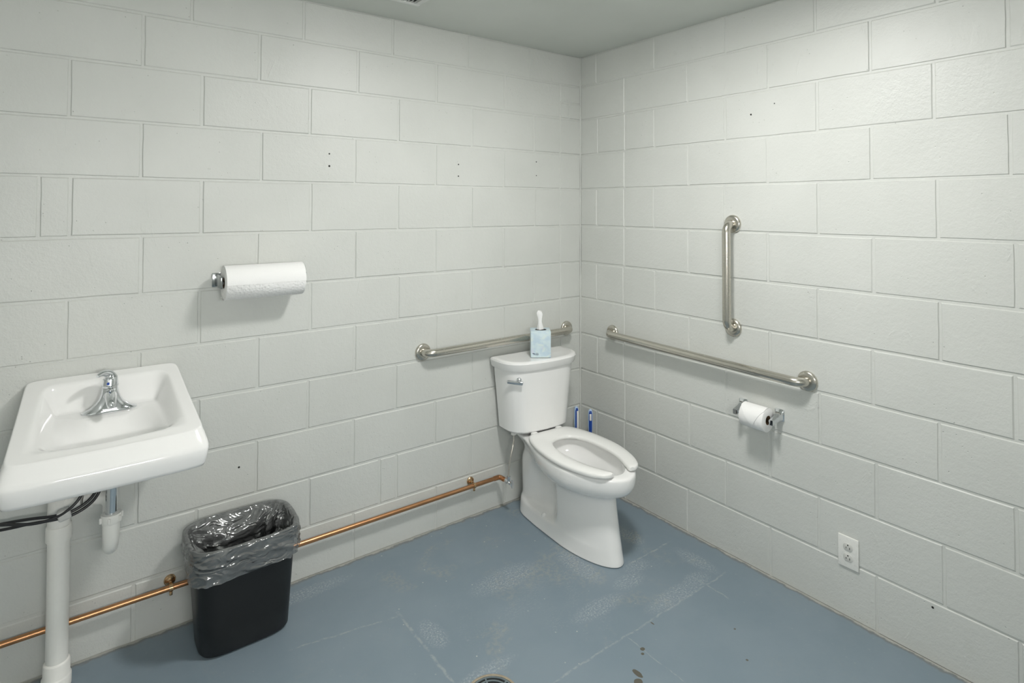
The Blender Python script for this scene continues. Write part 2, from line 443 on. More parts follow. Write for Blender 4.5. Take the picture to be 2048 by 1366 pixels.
# ------------------------------------------------------------------ grab bars
def grab_bar(loc, a, b, out, label):
    """a, b: flange centres relative to loc (on the wall); out: unit vector off the wall"""
    t = thing('grab_bar', loc, label, 'grab bar', group='stainless grab bars')
    a = Vector(a); b = Vector(b); o = Vector(out); D = .0525
    obj('bar', *tube(fillet([a + o * .004, a + o * D, b + o * D, b + o * .004], .040, 10), .0185, 24), 'steel', t)
    for p in (a, b):
        obj('flange', *lathe([(.0405, .0005), (.0405, .004), (.0385, .009), (.033, .0125), (.024, .0135), (.0195, .0135)], p, o, 40), 'steel', t)
    return t
grab_bar((-.57, 0, .858), (-.4575, 0, -.001), (.4575, 0, .001), (0, -1, 0), 'horizontal brushed steel grab bar on the left wall behind the toilet tank')
grab_bar((0, -.786, .858), (0, .530, .006), (0, -.530, -.006), (-1, 0, 0), 'long horizontal brushed steel grab bar on the right wall above the toilet paper')
grab_bar((0, -.987, 1.242), (0, 0, .231), (0, 0, -.231), (-1, 0, 0), 'short vertical brushed steel grab bar on the right wall')

# ------------------------------------------------------------------ toilet
TH = math.radians(-4.0)
toi = thing('toilet', (-.412, .029, 0), 'white two-piece toilet with open-front seat in the corner of the room', 'toilet', TH)
def half_ring(z, v0, v1, e0, e1, Wt, Mn=30):
    vs = [a for a, _ in Wt]; ws = [b for _, b in Wt]; pts = []
    for j in range(Mn + 1):
        p = (1 - math.cos(PI * j / Mn)) / 2; v = v0 + (v1 - v0) * p
        w = float(np.interp(v, vs, ws))
        w *= math.sqrt(max(0, 1 - (1 - min((v - v0) / e0, 1)) ** 2)) * math.sqrt(max(0, 1 - (1 - min((v1 - v) / e1, 1)) ** 2))
        pts.append((v, w))
    return [(w, v, z) for v, w in pts] , [(-w, v, z) for v, w in pts[::-1][1:-1]]
LV = [  # z, v0, v1, e0, e1, table
    (.000, .075, .770, .12, .26, [(.05, .105), (.3, .118), (.5, .116), (.62, .108), (.77, .10)]),
    (.003, .074, .770, .12, .26, [(.05, .108), (.3, .121), (.5, .119), (.62, .111), (.77, .103)]),
    (.014, .073, .769, .12, .26, [(.05, .105), (.3, .118), (.5, .116), (.62, .108), (.77, .10)]),
    (.050, .075, .759, .11, .25, [(.05, .100), (.2, .106), (.35, .112), (.44, .114), (.62, .107), (.77, .099)]),
    (.068, .075, .757, .11, .25, [(.05, .095), (.2, .102), (.35, .108), (.44, .112), (.62, .106), (.77, .098)]),
    (.080, .078, .754, .10, .25, [(.05, .085), (.15, .083), (.24, .060), (.405, .060), (.425, .108), (.6, .104), (.77, .096)]),
    (.140, .080, .742, .08, .24, [(.05, .083), (.17, .083), (.23, .042), (.415, .042), (.432, .105), (.6, .102), (.77, .094)]),
    (.210, .085, .728, .07, .23, [(.05, .085), (.19, .085), (.25, .042), (.418, .042), (.436, .104), (.6, .100), (.77, .092)]),
    (.262, .090, .718, .06, .22, [(.05, .086), (.20, .086), (.26, .050), (.40, .056), (.440, .108), (.6, .100), (.77, .092)]),
    (.282, .095, .722, .06, .22, [(.05, .084), (.20, .084), (.27, .078), (.40, .110), (.46, .122), (.6, .112), (.77, .10)]),
    (.298, .100, .772, .06, .23, [(.05, .078), (.20, .080), (.28, .100), (.40, .142), (.5, .158), (.6, .152), (.72, .135), (.8, .12)]),
    (.318, .100, .806, .06, .25, [(.05, .070), (.20, .078), (.30, .120), (.40, .160), (.5, .176), (.6, .174), (.72, .155), (.8, .14)]),
    (.345, .095, .819, .06, .26, [(.05, .072), (.20, .090), (.30, .136), (.40, .172), (.5, .184), (.6, .182), (.72, .165), (.81, .15)]),
    (.372, .075, .821, .05, .26, [(.05, .095), (.20, .110), (.30, .145), (.40, .175), (.5, .183), (.6, .180), (.72, .165), (.81, .15)]),
    (.390, .066, .820, .04, .26, [(.05, .112), (.20, .122), (.30, .148), (.40, .174), (.5, .181), (.6, .178), (.72, .163), (.81, .15)]),
    (.398, .070, .813, .04, .26, [(.05, .107), (.20, .117), (.30, .142), (.40, .168), (.5, .174), (.6, .171), (.72, .156), (.81, .145)]),
    (.3985, .325, .762, .18, .22, [(.3, .118), (.5, .128), (.6, .124), (.8, .11)]),
    (.390, .318, .766, .18, .22, [(.3, .122), (.5, .132), (.6, .128), (.8, .114)]),
    (.355, .315, .762, .18, .22, [(.3, .122), (.5, .132), (.6, .128), (.8, .112)]),
    (.300, .345, .720, .17, .20, [(.3, .105), (.5, .112), (.6, .108), (.8, .095)]),
    (.240, .400, .640, .12, .12, [(.3, .080), (.5, .082), (.6, .076), (.8, .07)]),
    (.205, .440, .570, .06, .06, [(.3, .045), (.5, .046), (.6, .042), (.8, .04)]),
]
rings = []
for lv in LV:
    a, b = half_ring(*lv); rings.append([(p[0], -p[1], p[2]) for p in a + b])
def cr_rings(rs, sub):
    out = []; n = len(rs)
    for i in range(n - 1):
        for k in range(sub):
            t = k / sub; A = rs[max(i - 1, 0)]; B = rs[i]; Cc = rs[i + 1]; Dd = rs[min(i + 2, n - 1)]
            ring = []
            for p0, p1, p2, p3 in zip(A, B, Cc, Dd):
                ring.append(tuple(p1[q] + t * (p2[q] - p1[q]) if True else 0 for q in range(3)) if sub == 1 else tuple(
                    .5 * (2 * p1[q] + (p2[q] - p0[q]) * t * .8 + (2 * p0[q] - 5 * p1[q] + 4 * p2[q] - p3[q]) * t * t * .8 + (3 * p1[q] - p0[q] - 3 * p2[q] + p3[q]) * t ** 3 * .8
                          + .4 * ((p2[q] - p1[q]) * (3 * t * t - 2 * t ** 3))) if False else lerp(p1[q], p2[q], t) for q in range(3)))
            out.append(ring)
    out.append(rs[-1]); return out
v, f = loft(rings)
bowl = obj('bowl', v, f, 'porcelain', toi, angle=60)
sd = bowl.modifiers.new('smooth', 'SUBSURF'); sd.levels = 2; sd.render_levels = 2
obj('bowl_water', *lathe([(.075, 0), (.03, .0005)], (0, -.52, .232), (0, 0, 1), 24), 'water', bowl)
for s in (-1, 1):
    obj('bolt_cap', *lathe([(.013, 0), (.013, .008), (.009, .016), (.003, .019)], (s * .096, -.345, .058), (0, 0, 1), 16), 'porcelain', toi)
# seat
so = [(.074, .790), (.112, .764), (.152, .690), (.178, .590), (.183, .500), (.173, .400), (.152, .315), (.128, .262), (.095, .240), (0, .236)]
si = [(.042, .779), (.060, .735), (.088, .660), (.101, .580), (.103, .505), (.094, .435), (.072, .385), (.047, .360), (.022, .350), (0, .348)]
def mirror_path(p): return [(a, b, 0) for a, b in p] + [(-a, b, 0) for a, b in p[::-1][1:]]
po = catmull(mirror_path(so), 5); pi_ = catmull(mirror_path(si), 5)
rings = []; n = len(po)
for i, (a, b) in enumerate(zip(po, pi_)):
    e = min(i, n - 1 - i); k = 1.0 if e > 1 else (.72 if e == 0 else .93)
    prof = [(0, .008), (.015, .002), (.1, 0), (.9, 0), (.985, .002), (1, .007), (.985, .015), (.9, .0195), (.6, .0225), (.4, .0225), (.1, .0195), (.015, .0155)]
    ring = []
    for s, h in prof:
        ss = .5 + (s - .5) * k; hh = .010 + (h - .010) * k
        ring.append((lerp(a.x, b.x, ss), -lerp(a.y, b.y, ss), .4015 + hh))
    rings.append(ring)
seat = obj('seat', *loft(rings), 'seat', toi, angle=60)
for s in (-1, 1):
    obj('bumper', *rbox(s * .07, -.765, .4005, .022, .012, .006, .002), 'seat', seat)
    obj('hinge', *rbox(s * .075, -.235, .410, .035, .03, .022, .008, 3), 'seat', toi)
# tank and lid
def tank_ring(z, hw, vb, vf, hb=None):
    """plan outline, counter-clockwise; hw half width, vb/vf back and front distance"""
    d = vf - vb
    hf = [(.97, 0), (1, .04), (1, .30), (.985, .50), (.93, .68), (.84, .80), (.72, .885), (.63, .925), (.585, .937), (.53, .947), (.28, .985)]
    P = [(-.97 * hw, vb), (0, vb)] + [(a * hw, vb + b * d) for a, b in hf] + [(0, vf)] + [(-a * hw, vb + b * d) for a, b in hf[:0:-1]]
    return [(a, -b, z) for a, b in P]
tr = [tank_ring(.413, .150, .085, .205), tank_ring(.415, .172, .072, .226), tank_ring(.424, .182, .064, .236), tank_ring(.50, .189, .062, .238), tank_ring(.60, .199, .062, .242), tank_ring(.68, .208, .062, .246), tank_ring(.736, .213, .062, .249)]
tank = obj('tank', *loft(tr), 'porcelain', toi, angle=24)
lr = [tank_ring(.733, .210, .064, .246), tank_ring(.733, .222, .057, .258), tank_ring(.739, .226, .055, .262), tank_ring(.769, .232, .053, .270), tank_ring(.777, .229, .056, .266), tank_ring(.780, .222, .062, .258), tank_ring(.7785, .20, .075, .24)]
lid = obj('tank_lid', *loft(lr), 'porcelain', toi, angle=30)
# flush lever on the left front of the tank
lev = obj('flush_lever', *lathe([(.013, 0), (.013, .006), (.009, .011), (.004, .013)], (-.158, -.218, .690), (-.62, -.78, 0), 20), 'chrome', toi, label='chrome flush lever')
obj('lever_arm', *xform(rbox(0, 0, 0, .080, .011, .018, .004, 3), Matrix.Translation((-.184, -.222, .681)) @ Matrix.Rotation(math.radians(-40), 4, 'Z') @ Matrix.Rotation(math.radians(5), 4, 'Y')), 'chrome', lev)
obj('fill_valve_nut', *lathe([(.020, 0), (.020, -.012), (.015, -.013), (.015, -.028), (.008, -.030)], (-.128, -.125, .414), (0, 0, 1), 16), 'white_plastic', toi)
obj('tank_bolt_nut', *lathe([(.012, 0), (.012, -.010), (.006, -.012)], (-.088, -.15, .414), (0, 0, 1), 12), 'white_plastic', toi)

# ------------------------------------------------------------------ tissue box on the tank lid
PHI = math.radians(-36)
tb = thing('tissue_box', (-.421, -.1436, .7805), 'pale blue cube tissue box standing on the toilet tank lid', 'tissue box', PHI)
bs, bh = .102, .132
mb = MB(); mb.add(*rbox(0, 0, bh / 2, bs, bs, bh, .0015)); mb.build('carton', 'carton', tb)
obj('opening', *xform(lathe([(.030, 0), (.029, .0006)], (0, 0, 0), (0, 0, 1), 28), Matrix.Translation((.002, 0, bh + .0002)) @ Matrix.Diagonal((1, .75, 1, 1))), 'dark', tb)
mb = MB()
for x, z, w_, h_ in [(-.036, .020, .012, .005), (-.020, .017, .018, .003), (-.018, .022, .012, .002), (-.026, .013, .022, .0012)]:
    mb.add(*xform(rbox(0, 0, 0, w_, .0006, h_, 0), Matrix.Translation((x, -bs / 2 - .0002, z)) @ Matrix.Rotation(math.radians(12), 4, 'Y')))
mb.build('print', 'print', tb)
rings = []
for i in range(15):
    z = bh - .004 + i * .0072; t_ = i / 14; ring = []
    for k in range(14):
        a = 2 * PI * k / 14
        rad = (.013 - .004 * math.sin(t_ * 3)) * (1 + .38 * math.sin(3 * a + 3 * t_) + .2 * math.sin(5 * a - 4 * t_))
        if i == 14: rad *= .45
        if i == 13: rad *= .8
        ring.append((rad * math.cos(a) * 1.05 - .004 * math.sin(t_ * 2.4), rad * math.sin(a) * .7, z + .003 * math.sin(2 * a)))
    rings.append(ring)
obj('tissue', *loft(rings), 'paper', tb, angle=50)

# ------------------------------------------------------------------ brush handles in the corner behind the toilet
def brush(loc, label, lean, flip):
    t = thing('toilet_brush', loc, label, 'toilet brush', lean, 'brushes in the corner')
    obj('holder', *lathe([(.038, 0), (.040, .006), (.036, .06), (.034, .115), (.033, .12), (.031, .118), (.032, .05), (.01, .01)], (0, 0, 0), (0, 0, 1), 24), 'white_plastic', t)
    obj('brush_head', *lathe([(.01, .02), (.028, .03), (.030, .09), (.012, .105)], (0, 0, 0), (0, 0, 1), 20), 'white_plastic', t)
    obj('rod', *tube([(0, 0, .09), (0, 0, .20), (0, 0, .29)], [.007, .007, .009], 12), 'white_plastic', t)
    prof = [(.008, .285), (.0105, .31), (.0125, .34), (.0130, .39), (.0125, .415), (.0095, .428), (.004, .433)]
    rings = [[(r * math.cos(2 * PI * k / 20), .75 * r * math.sin(2 * PI * k / 20), z) for k in range(20)] for r, z in prof]
    g = obj('handle', *loft(rings), 'pale_blue_plastic', t, angle=60)
    prof = [(.006, .287), (.0085, .31), (.0100, .34), (.0103, .39), (.0098, .414), (.007, .425), (.002, .429)]
    rings = [[(r * math.cos(2 * PI * k / 20), .75 * r * math.sin(2 * PI * k / 20) - .0032, z) for k in range(20)] for r, z in prof]
    obj('grip', *loft(rings), 'blue_plastic', g, angle=60)
    x0 = .0035 if flip else 0; zz, hh = (.352, .118) if flip else (.392, .036)
    obj('grip_label', *rbox(x0, -.0105, zz, .011, .0035, hh, .0015), 'white_plastic', g)
brush((-.098, -.070, 0), 'blue and white brush handle nearest the wall corner behind the toilet', math.radians(-20), True)
brush((-.068, -.150, 0), 'blue brush handle with white label by the right wall behind the toilet seat', math.radians(-38), False)

# ------------------------------------------------------------------ toilet paper and holder on the right wall
t = thing('toilet_paper_holder', (0, -1.117, .686), 'chrome two-post toilet paper holder on the right wall under the grab bar', 'paper holder')
for s in (1, -1):
    post = MB()
    y = s * .082
    rg = []
    for d, hy, hz, dz in [(.0, .020, .024, 0), (.004, .020, .024, 0), (.007, .016, .019, -.001), (.020, .012, .013, -.006), (.040, .0095, .0115, -.013), (.068, .0095, .0115, -.019), (.072, .008, .010, -.019)]:
        rg.append([(-d, y + hy * a, dz + hz * b) for a, b in ((-1, -.85), (-.85, -1), (.85, -1), (1, -.85), (1, .85), (.85, 1), (-.85, 1), (-1, .85))])
    post.add(*loft(rg)); post.build('post', 'chrome', t, angle=30)
obj('roller', *tube([(-.057, .078, -.018), (-.057, -.078, -.018)], .007, 14), 'chrome', t)
RX, RY, RZ, RR = -.057, -1.126, .668, .0485
t = thing('toilet_paper_roll', (RX, RY, RZ), 'white toilet paper roll with folded pointed end on chrome holder', 'toilet paper')
hl = .053
obj('paper', *lathe([(.0192, -hl), (RR - .002, -hl), (RR, -hl + .002), (RR, hl - .002), (RR - .002, hl), (.0192, hl), (.0192, -hl)], (0, 0, 0), (0, 1, 0), 56, cap=False), 'paper', t, angle=50)
obj('core', *lathe([(.0165, -hl + .001), (.0190, -hl + .001), (.0190, hl - .001), (.0165, hl - .001), (.0165, -hl + .001)], (0, 0, 0), (0, 1, 0), 32, cap=False), 'cardboard', t, angle=50)
def shell(rad, th, bound, na, axis='y', nb=12):
    """sheet wrapped on a roll: angle a (0 = off the wall, positive up), bound(a) -> (lo, hi) along the axis"""
    top = []; bot = []
    for i in range(na + 1):
        a, lo, hi = bound(i / na)
        for k in range(nb + 1):
            s = lerp(lo, hi, k / nb)
            for R_, L_ in ((rad + th, top), (rad, bot)):
                if axis == 'y': L_.append((-R_ * math.cos(a), s, R_ * math.sin(a)))
                else: L_.append((s, -R_ * math.cos(a), R_ * math.sin(a)))
    n = len(top); f = []
    w = nb + 1
    for i in range(na):
        for k in range(nb):
            q = i * w + k; f.append((q, q + 1, q + w + 1, q + w)); f.append((n + q, n + q + w, n + q + w + 1, n + q + 1))
    per = [k for k in range(w)] + [i * w + nb for i in range(1, na + 1)] + [na * w + k for k in range(nb - 1, -1, -1)] + [i * w for i in range(na - 1, 0, -1)]
    for i in range(len(per)):
        a, b = per[i], per[(i + 1) % len(per)]; f.append((a, b, n + b, n + a))
    return top + bot, f
def tri(t_):
    a = lerp(math.radians(95), math.radians(-32), t_)
    k = max(0, (t_ - .30) / .70); mid = -.006
    return a, lerp(-hl + .001, mid - .001, k), lerp(hl - .001, mid + .001, k)
obj('folded_tip', *shell(RR, .0024, tri, 28), 'paper', t, angle=50)

# ------------------------------------------------------------------ paper towel on the left wall
PX0, PX1, PY, PZ, PR = -1.912, -1.625, -.088, 1.260, .0635
t = thing('paper_towel_holder', ((PX0 + PX1) / 2, 0, PZ), 'small chrome wall bracket holding the paper towel roll', 'towel holder')
hx = (PX1 - PX0) / 2
for s in (-1, 1):
    mb = MB(); mb.add(*rbox(s * (hx + .010), -.0035, .004, .030, .006, .054, .002)); mb.add(*rbox(s * (hx + .010), -.054, .003, .011, .106, .046, .0045, 3))
    mb.build('bracket', 'bracket_metal', t, angle=30)
obj('rod', *tube([(-hx - .011, PY, 0), (hx + .011, PY, 0)], .008, 12), 'chrome', t)
t = thing('paper_towel_roll', ((PX0 + PX1) / 2, PY, PZ), 'white paper towel roll hanging on the left wall above the waste bin', 'paper towel')
obj('paper', *lathe([(.021, -hx), (PR - .001, -hx), (PR, -hx + .001), (PR, hx - .001), (PR - .001, hx), (.021, hx), (.021, -hx)], (0, 0, 0), (1, 0, 0), 64, cap=False), 'towel', t, angle=50)
obj('core', *lathe([(.0185, -hx + .001), (.0208, -hx + .001), (.0208, hx - .001), (.0185, hx - .001), (.0185, -hx + .001)], (0, 0, 0), (1, 0, 0), 32, cap=False), 'cardboard', t, angle=50)
obj('outer_sheet', *shell(PR, .0011, lambda q: (lerp(math.radians(150), math.radians(-4), q), -hx, hx), 36, 'x', 4), 'paper', t, angle=50)
def tailb(q):
    return lerp(math.radians(-70), math.radians(-118), q), -hx - .004 * q, hx - .03 * q
obj('sheet_tail', *shell(PR + .0005, .0012, tailb, 10, 'x', 4), 'towel', t, angle=50)

# ------------------------------------------------------------------ power outlet
t = thing('power_outlet', (0, -1.465, .2455), 'white double power outlet plate low on the right wall', 'outlet')
obj('cover_plate', *rbox(-.0035, 0, 0, .006, .0735, .117, .0025, 3), 'white_plastic', t)
for s in (1, -1):
    rg = []
    for d, k in ((.006, 1.0), (.0078, 1.0), (.0083, .95)):
        ring = []
        for q in range(32):
            a = 2 * PI * q / 32; y = .0172 * k * math.cos(a); z = .0172 * k * math.sin(a)
            z = max(-.0142 * k, min(.0142 * k, z)); ring.append((-d, y, s * .0195 + z))
        rg.append(ring)
    rc = obj('receptacle', *loft(rg), 'outlet_grey', t, angle=40)
    for dy, hh in ((-.0062, .0078), (.0062, .0064)):
        obj('slot', *rbox(-.0082, dy, s * .0195 - .0025, .0008, .0022, hh, 0), 'dark', rc, smooth=False)
    obj('ground_hole', *lathe([(.0028, 0), (.0024, .0006)], (-.0081, 0, s * .0195 + .0078), (-1, 0, 0), 12), 'dark', rc)
obj('screw', *lathe([(.0032, 0), (.0028, .001)], (-.0066, 0, 0), (-1, 0, 0), 14), 'white_plastic', t)

# ------------------------------------------------------------------ copper pipe, valve and supply line
PZ_, PYY = .166, -.036
t = thing('copper_pipe', (-1.8, PYY, PZ_), 'long copper water pipe running low along the left wall', 'pipe')
end = Vector((-.600 + 1.8, -.028, 0))
obj('pipe', *tube(fillet([(XMIN + .002 + 1.8, 0, 0), (-.600 + 1.8, 0, 0), (-.597 + 1.8, -.060, 0)], .012, 8), .0100, 16), 'copper', t)
obj('elbow', *tube(fillet([(-.634 + 1.8, 0, 0), (-.600 + 1.8, 0, 0), (-.598 + 1.8, -.034, 0)], .012, 8), .0118, 16), 'copper', t)
for x in (-2.064, -.757):
    bx = x + 1.8
    c = obj('bell_hanger', *lathe([(.0195, 0), (.0195, .004), (.0165, .0075), (.0135, .008), (.0125, .011), (.006, .013), (.005, .026)], (bx, .0365 - .001, .011), (0, -1, 0), 28), 'brass', t, label='copper bell hanger clamp')
    ring = [(bx + dx, .0105 * math.cos(2 * PI * k / 20), .0105 * math.sin(2 * PI * k / 20)) for k in range(0) for dx in (0,)]
    obj('clamp_ring', *lathe([(.0102, -.006), (.0132, -.006), (.0132, .006), (.0102, .006), (.0102, -.006)], (bx, 0, 0), (1, 0, 0), 24, cap=False), 'brass', c)
    obj('clamp_ear', *rbox(bx, -.002, -.019, .010, .008, .013, .002), 'brass', c)
t = thing('shutoff_valve', (-.597, -.108, .166), 'small chrome shutoff valve at the end of the copper pipe beside the toilet', 'valve')
obj('valve_body', *tube([(0, .022, 0), (0, .008, 0), (0, .006, 0), (0, -.012, 0), (0, -.014, 0), (0, -.020, 0)], [.011, .011, .0095, .0095, .007, .007], 16), 'chrome', t)
obj('outlet_nut', *tube([(0, -.002, .006), (0, -.002, .016), (0, -.002, .018), (0, -.002, .030)], [.008, .008, .0105, .0095], 8), 'chrome', t)
obj('valve_handle', *xform(lathe([(.008, 0), (.017, .002), (.017, .007), (.008, .009)], (0, 0, 0), (0, 0, 1), 20), Matrix.Translation((.002, -.022, -.002)) @ Matrix.Rotation(math.radians(80), 4, 'X') @ Matrix.Diagonal((.55, 1.25, 1, 1))), 'chrome', t)
t = thing('supply_line', (-.597, -.110, .19), 'thin braided supply line rising from the valve to the toilet tank', 'supply line')
dst = Vector((-.412, .029, 0)) + Matrix.Rotation(TH, 3, 'Z') @ Vector((-.128, -.125, .3825))
rel = dst - Vector((-.597, -.110, .19))
obj('hose', *tube(catmull([(0, 0, .004), (.004, 0, .06), (.018, .0, .12), (rel.x - .004, rel.y * .8, .165), tuple(rel)], 8), .0048, 12), plain('braided_steel', (.55, .53, .48), .35, .8, .2, 300), t)

# ------------------------------------------------------------------ sink
SX, SYB = -2.268, 0.0
sink = thing('wall_sink', (SX, 0, .735), 'white porcelain wall-hung sink with sloping rim on the left wall', 'sink')
Z0 = .735
def hwid(w): return lerp(.214, .2435, w)
YB, YF = -.004, -.412
def rimz(w): return .972 - .128 * w - .004 * math.sin(PI * w)
def sdf(x, y):      # signed distance to the rounded recess (negative inside)
    w = (YB - y) / (YB - YF); half = lerp(.172, .213, w)
    cy = (-.036 + -.402) / 2; hy = (.402 - .036) / 2; r_ = .050
    qx = abs(x + lerp(-.006, 0, w)) - half + r_; qy = abs(y - cy) - hy + r_
    return math.hypot(max(qx, 0), max(qy, 0)) + min(max(qx, qy), 0) - r_
def sink_z(x, y):
    w = max(0, min(1, (YB - y) / (YB - YF))); zr = rimz(w); d = -sdf(x, y)
    if d <= 0: return zr - .0015 * (1 - min(1, -d / .02)) * 0
    # shelf profile front to back
    zs = float(np.interp(y, [-.400, -.180, -.168, -.155, -.085, -.070, -.055, -.040], [.852, .857, .8600, .864, .867, .871, .897, .958]))
    side = sstep(0, .046, d)
    z = lerp(zr, min(zr, zs), side)
    # bowl in front of the shelf
    ex = (x) / .182; ey = (y + .280) / .108
    rr = (abs(ex) ** 3.2 + abs(ey) ** 3.2) ** (1 / 3.2)
    b = 1 - sstep(.45, 1.03, rr)
    return lerp(z, .765, b) if b > 0 else z
NA = 160; ts = list(np.linspace(.03, .86, 44)) + list(np.linspace(.875, .985, 9)) + [1.0]
cyc = (YB + YF) / 2; hyy = (YB - YF) / 2
def bound(a, off=0.0, n_=18.0):
    c, s = math.cos(a), math.sin(a)
    ux = math.copysign(abs(c) ** (2 / n_), c); uy = math.copysign(abs(s) ** (2 / n_), s)
    y = cyc + uy * hyy; w = (YB - y) / (YB - YF)
    bow = -.010 * (1 - ux * ux) if uy < 0 else 0
    return ux * hwid(w), y + bow * max(0, -uy) ** 3, w
rings = []
# order: underside -> apron -> rim -> inner surface
def outer_ring(dz, offx, offf, zabs=None):
    rg = []
    for k in range(NA):
        x, y, w = bound(2 * PI * k / NA)
        s = sstep(.15, .9, w)
        xx = x * (1 + offx * s / .2375); yy = y - offf * sstep(.55, 1.0, w) if y < cyc else y
        z = (rimz(w) + dz) if zabs is None else lerp(zabs - .02, zabs, w)
        if zabs is None: z = lerp(rimz(w) + dz, z, 1)
        rg.append((xx, yy, z - Z0))
    return rg
def under(k_, z):
    rg = []
    for k in range(NA):
        x, y, w = bound(2 * PI * k / NA); rg.append((x * k_, cyc + .02 + (y - cyc - .02) * k_, z - Z0))
    return rg
rings = [under(.35, .695), under(.6, .70), under(.86, .715), outer_ring(0, -.004, .016, .731), outer_ring(0, .004, .025, .735), outer_ring(0, .008, .029, .745), outer_ring(0, .013, .034, .770), outer_ring(-.058, .015, .036), outer_ring(-.050, .0145, .0345), outer_ring(-.040, .012, .029), outer_ring(-.012, .003, .007), outer_ring(-.005, .0008, .002), outer_ring(-.0015, 0, .0)]
for t_ in ts[::-1][1:]:
    rg = []
    for k in range(NA):
        x, y, w = bound(2 * PI * k / NA); xx, yy = x * t_, cyc + (y - cyc) * t_
        rg.append((xx, yy, sink_z(xx, yy) - Z0))
    rings.append(rg)
obj('basin', *loft(rings), 'porcelain', sink, angle=75)
obj('drain_flange', *lathe([(.022, 0), (.021, .003), (.015, .002), (.006, .001)], (0, -.27, .7655 - Z0), (0, 0, 1), 24), 'chrome', sink)
# faucet
FX, FY, FZ = .008, -.112, .8655 - Z0
def fring(z, hx_, hy_, n_=2.6, cy_=0.0):
    out = []
    for k in range(40):
        a = 2 * PI * k / 40; c, s = math.cos(a), math.sin(a)
        out.append((FX + math.copysign(abs(c) ** (2 / n_), c) * hx_, FY + cy_ + math.copysign(abs(s) ** (2 / n_), s) * hy_, FZ + z))
    return out
fau = obj('faucet', *loft([fring(0, .077, .029), fring(.004, .077, .029), fring(.009, .066, .027), fring(.016, .052, .026), fring(.027, .040, .0255), fring(.042, .031, .025), fring(.060, .0255, .0245, 2.2), fring(.072, .0235, .0235, 2), fring(.076, .022, .022, 2), fring(.077, .018, .018, 2)]), 'chrome', sink, angle=35, label='chrome single-lever faucet')
sp = catmull([(FX, FY - .006, FZ + .048), (FX, FY - .035, FZ + .056), (FX, FY - .065, FZ + .054), (FX, FY - .088, FZ + .044)], 6)
obj('spout', *tube(sp + [sp[-1] + Vector((0, -.004, -.006)), sp[-1] + Vector((0, -.005, -.013))], [lerp(.021, .0135, i / (len(sp) - 1)) for i in range(len(sp))] + [.0125, .009], 20), 'chrome', fau, angle=60)
obj('collar', *lathe([(.0235, .0775), (.0245, .080), (.0245, .084), (.0225, .086)], (FX, FY, FZ), (0, 0, 1), 32), 'chrome', fau)
lp = catmull([(FX, FY, FZ + .080), (FX + .001, FY + .002, FZ + .097), (FX - .001, FY + .003, FZ + .112), (FX - .009, FY - .002, FZ + .124), (FX - .022, FY - .014, FZ + .128), (FX - .036, FY - .028, FZ + .124)], 6)
lrad = [lerp(.0235, .021, min(1, i / 10)) if i < 11 else lerp(.021, .0052, ((i - 10) / (len(lp) - 11)) ** .75) for i in range(len(lp))]
obj('lever', *tube(lp, lrad, 22), 'chrome', fau, angle=60)
obj('hot_cold_dot', *lathe([(.0045, 0), (.003, .001)], (FX - .006, FY - .0215, FZ + .093), (-.25, -.95, .1), 12), 'blue_plastic', fau)

# ------------------------------------------------------------------ drain trap, stack pipe and hoses under the sink
TX, TY = -2.255, -.205
t = thing('drain_trap', (TX, TY, .735), 'chrome tailpiece with white plastic drain trap under the sink', 'drain trap')
obj('tailpiece', *tube([(0, 0, -.03), (0, 0, -.20)], .0165, 24), 'chrome', t, label='chrome drain tube')
mb = MB(); mb.add(*lathe([(.0175, -.172), (.0275, -.172), (.0285, -.176), (.0285, -.197), (.0265, -.201), (.0175, -.201)], (0, 0, 0), (0, 0, 1), 32))
for k in range(6):
    a = 2 * PI * k / 6 + .3
    mb.add(*xform(rbox(.030, 0, -.1865, .008, .007, .018, .002), Matrix.Rotation(a, 4, 'Z')))
mb.build('slip_nut', 'pvc', t)
ub = [(0, 0, -.195), (0, 0, -.24)] + [(0, .045 - .045 * math.cos(a), -.255 - .040 * math.sin(a)) for a in np.linspace(0, PI, 13)] + [(0, .090, -.235), (0, .090, -.20)]
obj('trap_bend', *tube(ub, [.0235, .0235, .0225] + [.021] * (len(ub) - 3), 24), 'pvc', t)
arm = fillet([(0, .090, -.21), (0, .090, -.155), (-.068, .107, -.150)], .028, 8)
obj('trap_arm', *tube(arm, .021, 20), 'pvc', t)
d_ = (Vector(arm[-1]) - Vector(arm[-2])).normalized()
obj('trap_arm_nut', *lathe([(.021, 0), (.029, .001), (.029, .020), (.0215, .021)], Vector((-.040, .1000, -.1515)), d_, 24), 'pvc', t)

t = thing('drain_stack_pipe', (-2.389, -.083, 0), 'thick white plastic drain pipe rising from the floor under the sink', 'pipe')
obj('pipe', *tube([(0, 0, 0), (0, 0, .30), (0, 0, .50)], .0300, 32), 'pvc', t)
obj('base_fitting', *lathe([(.040, .001), (.040, .034), (.038, .037), (.036, .040), (.036, .080), (.0335, .084), (.0300, .086)], (0, 0, 0), (0, 0, 1), 32), 'pvc', t)
obj('coupling', *lathe([(.0300, .468), (.0350, .470), (.0350, .512), (.0335, .516), (.0305, .517)], (0, 0, 0), (0, 0, 1), 32), 'pvc', t)
obj('tee_fitting', *lathe([(.0310, .512), (.0310, .640), (.034, .642), (.034, .668), (.030, .670)], (0, 0, 0), (0, 0, 1), 32), 'pvc', t)
obj('tee_branch', *tube([(.018, -.006, .585), (.060, -.018, .585)], .0265, 24), 'pvc', t)

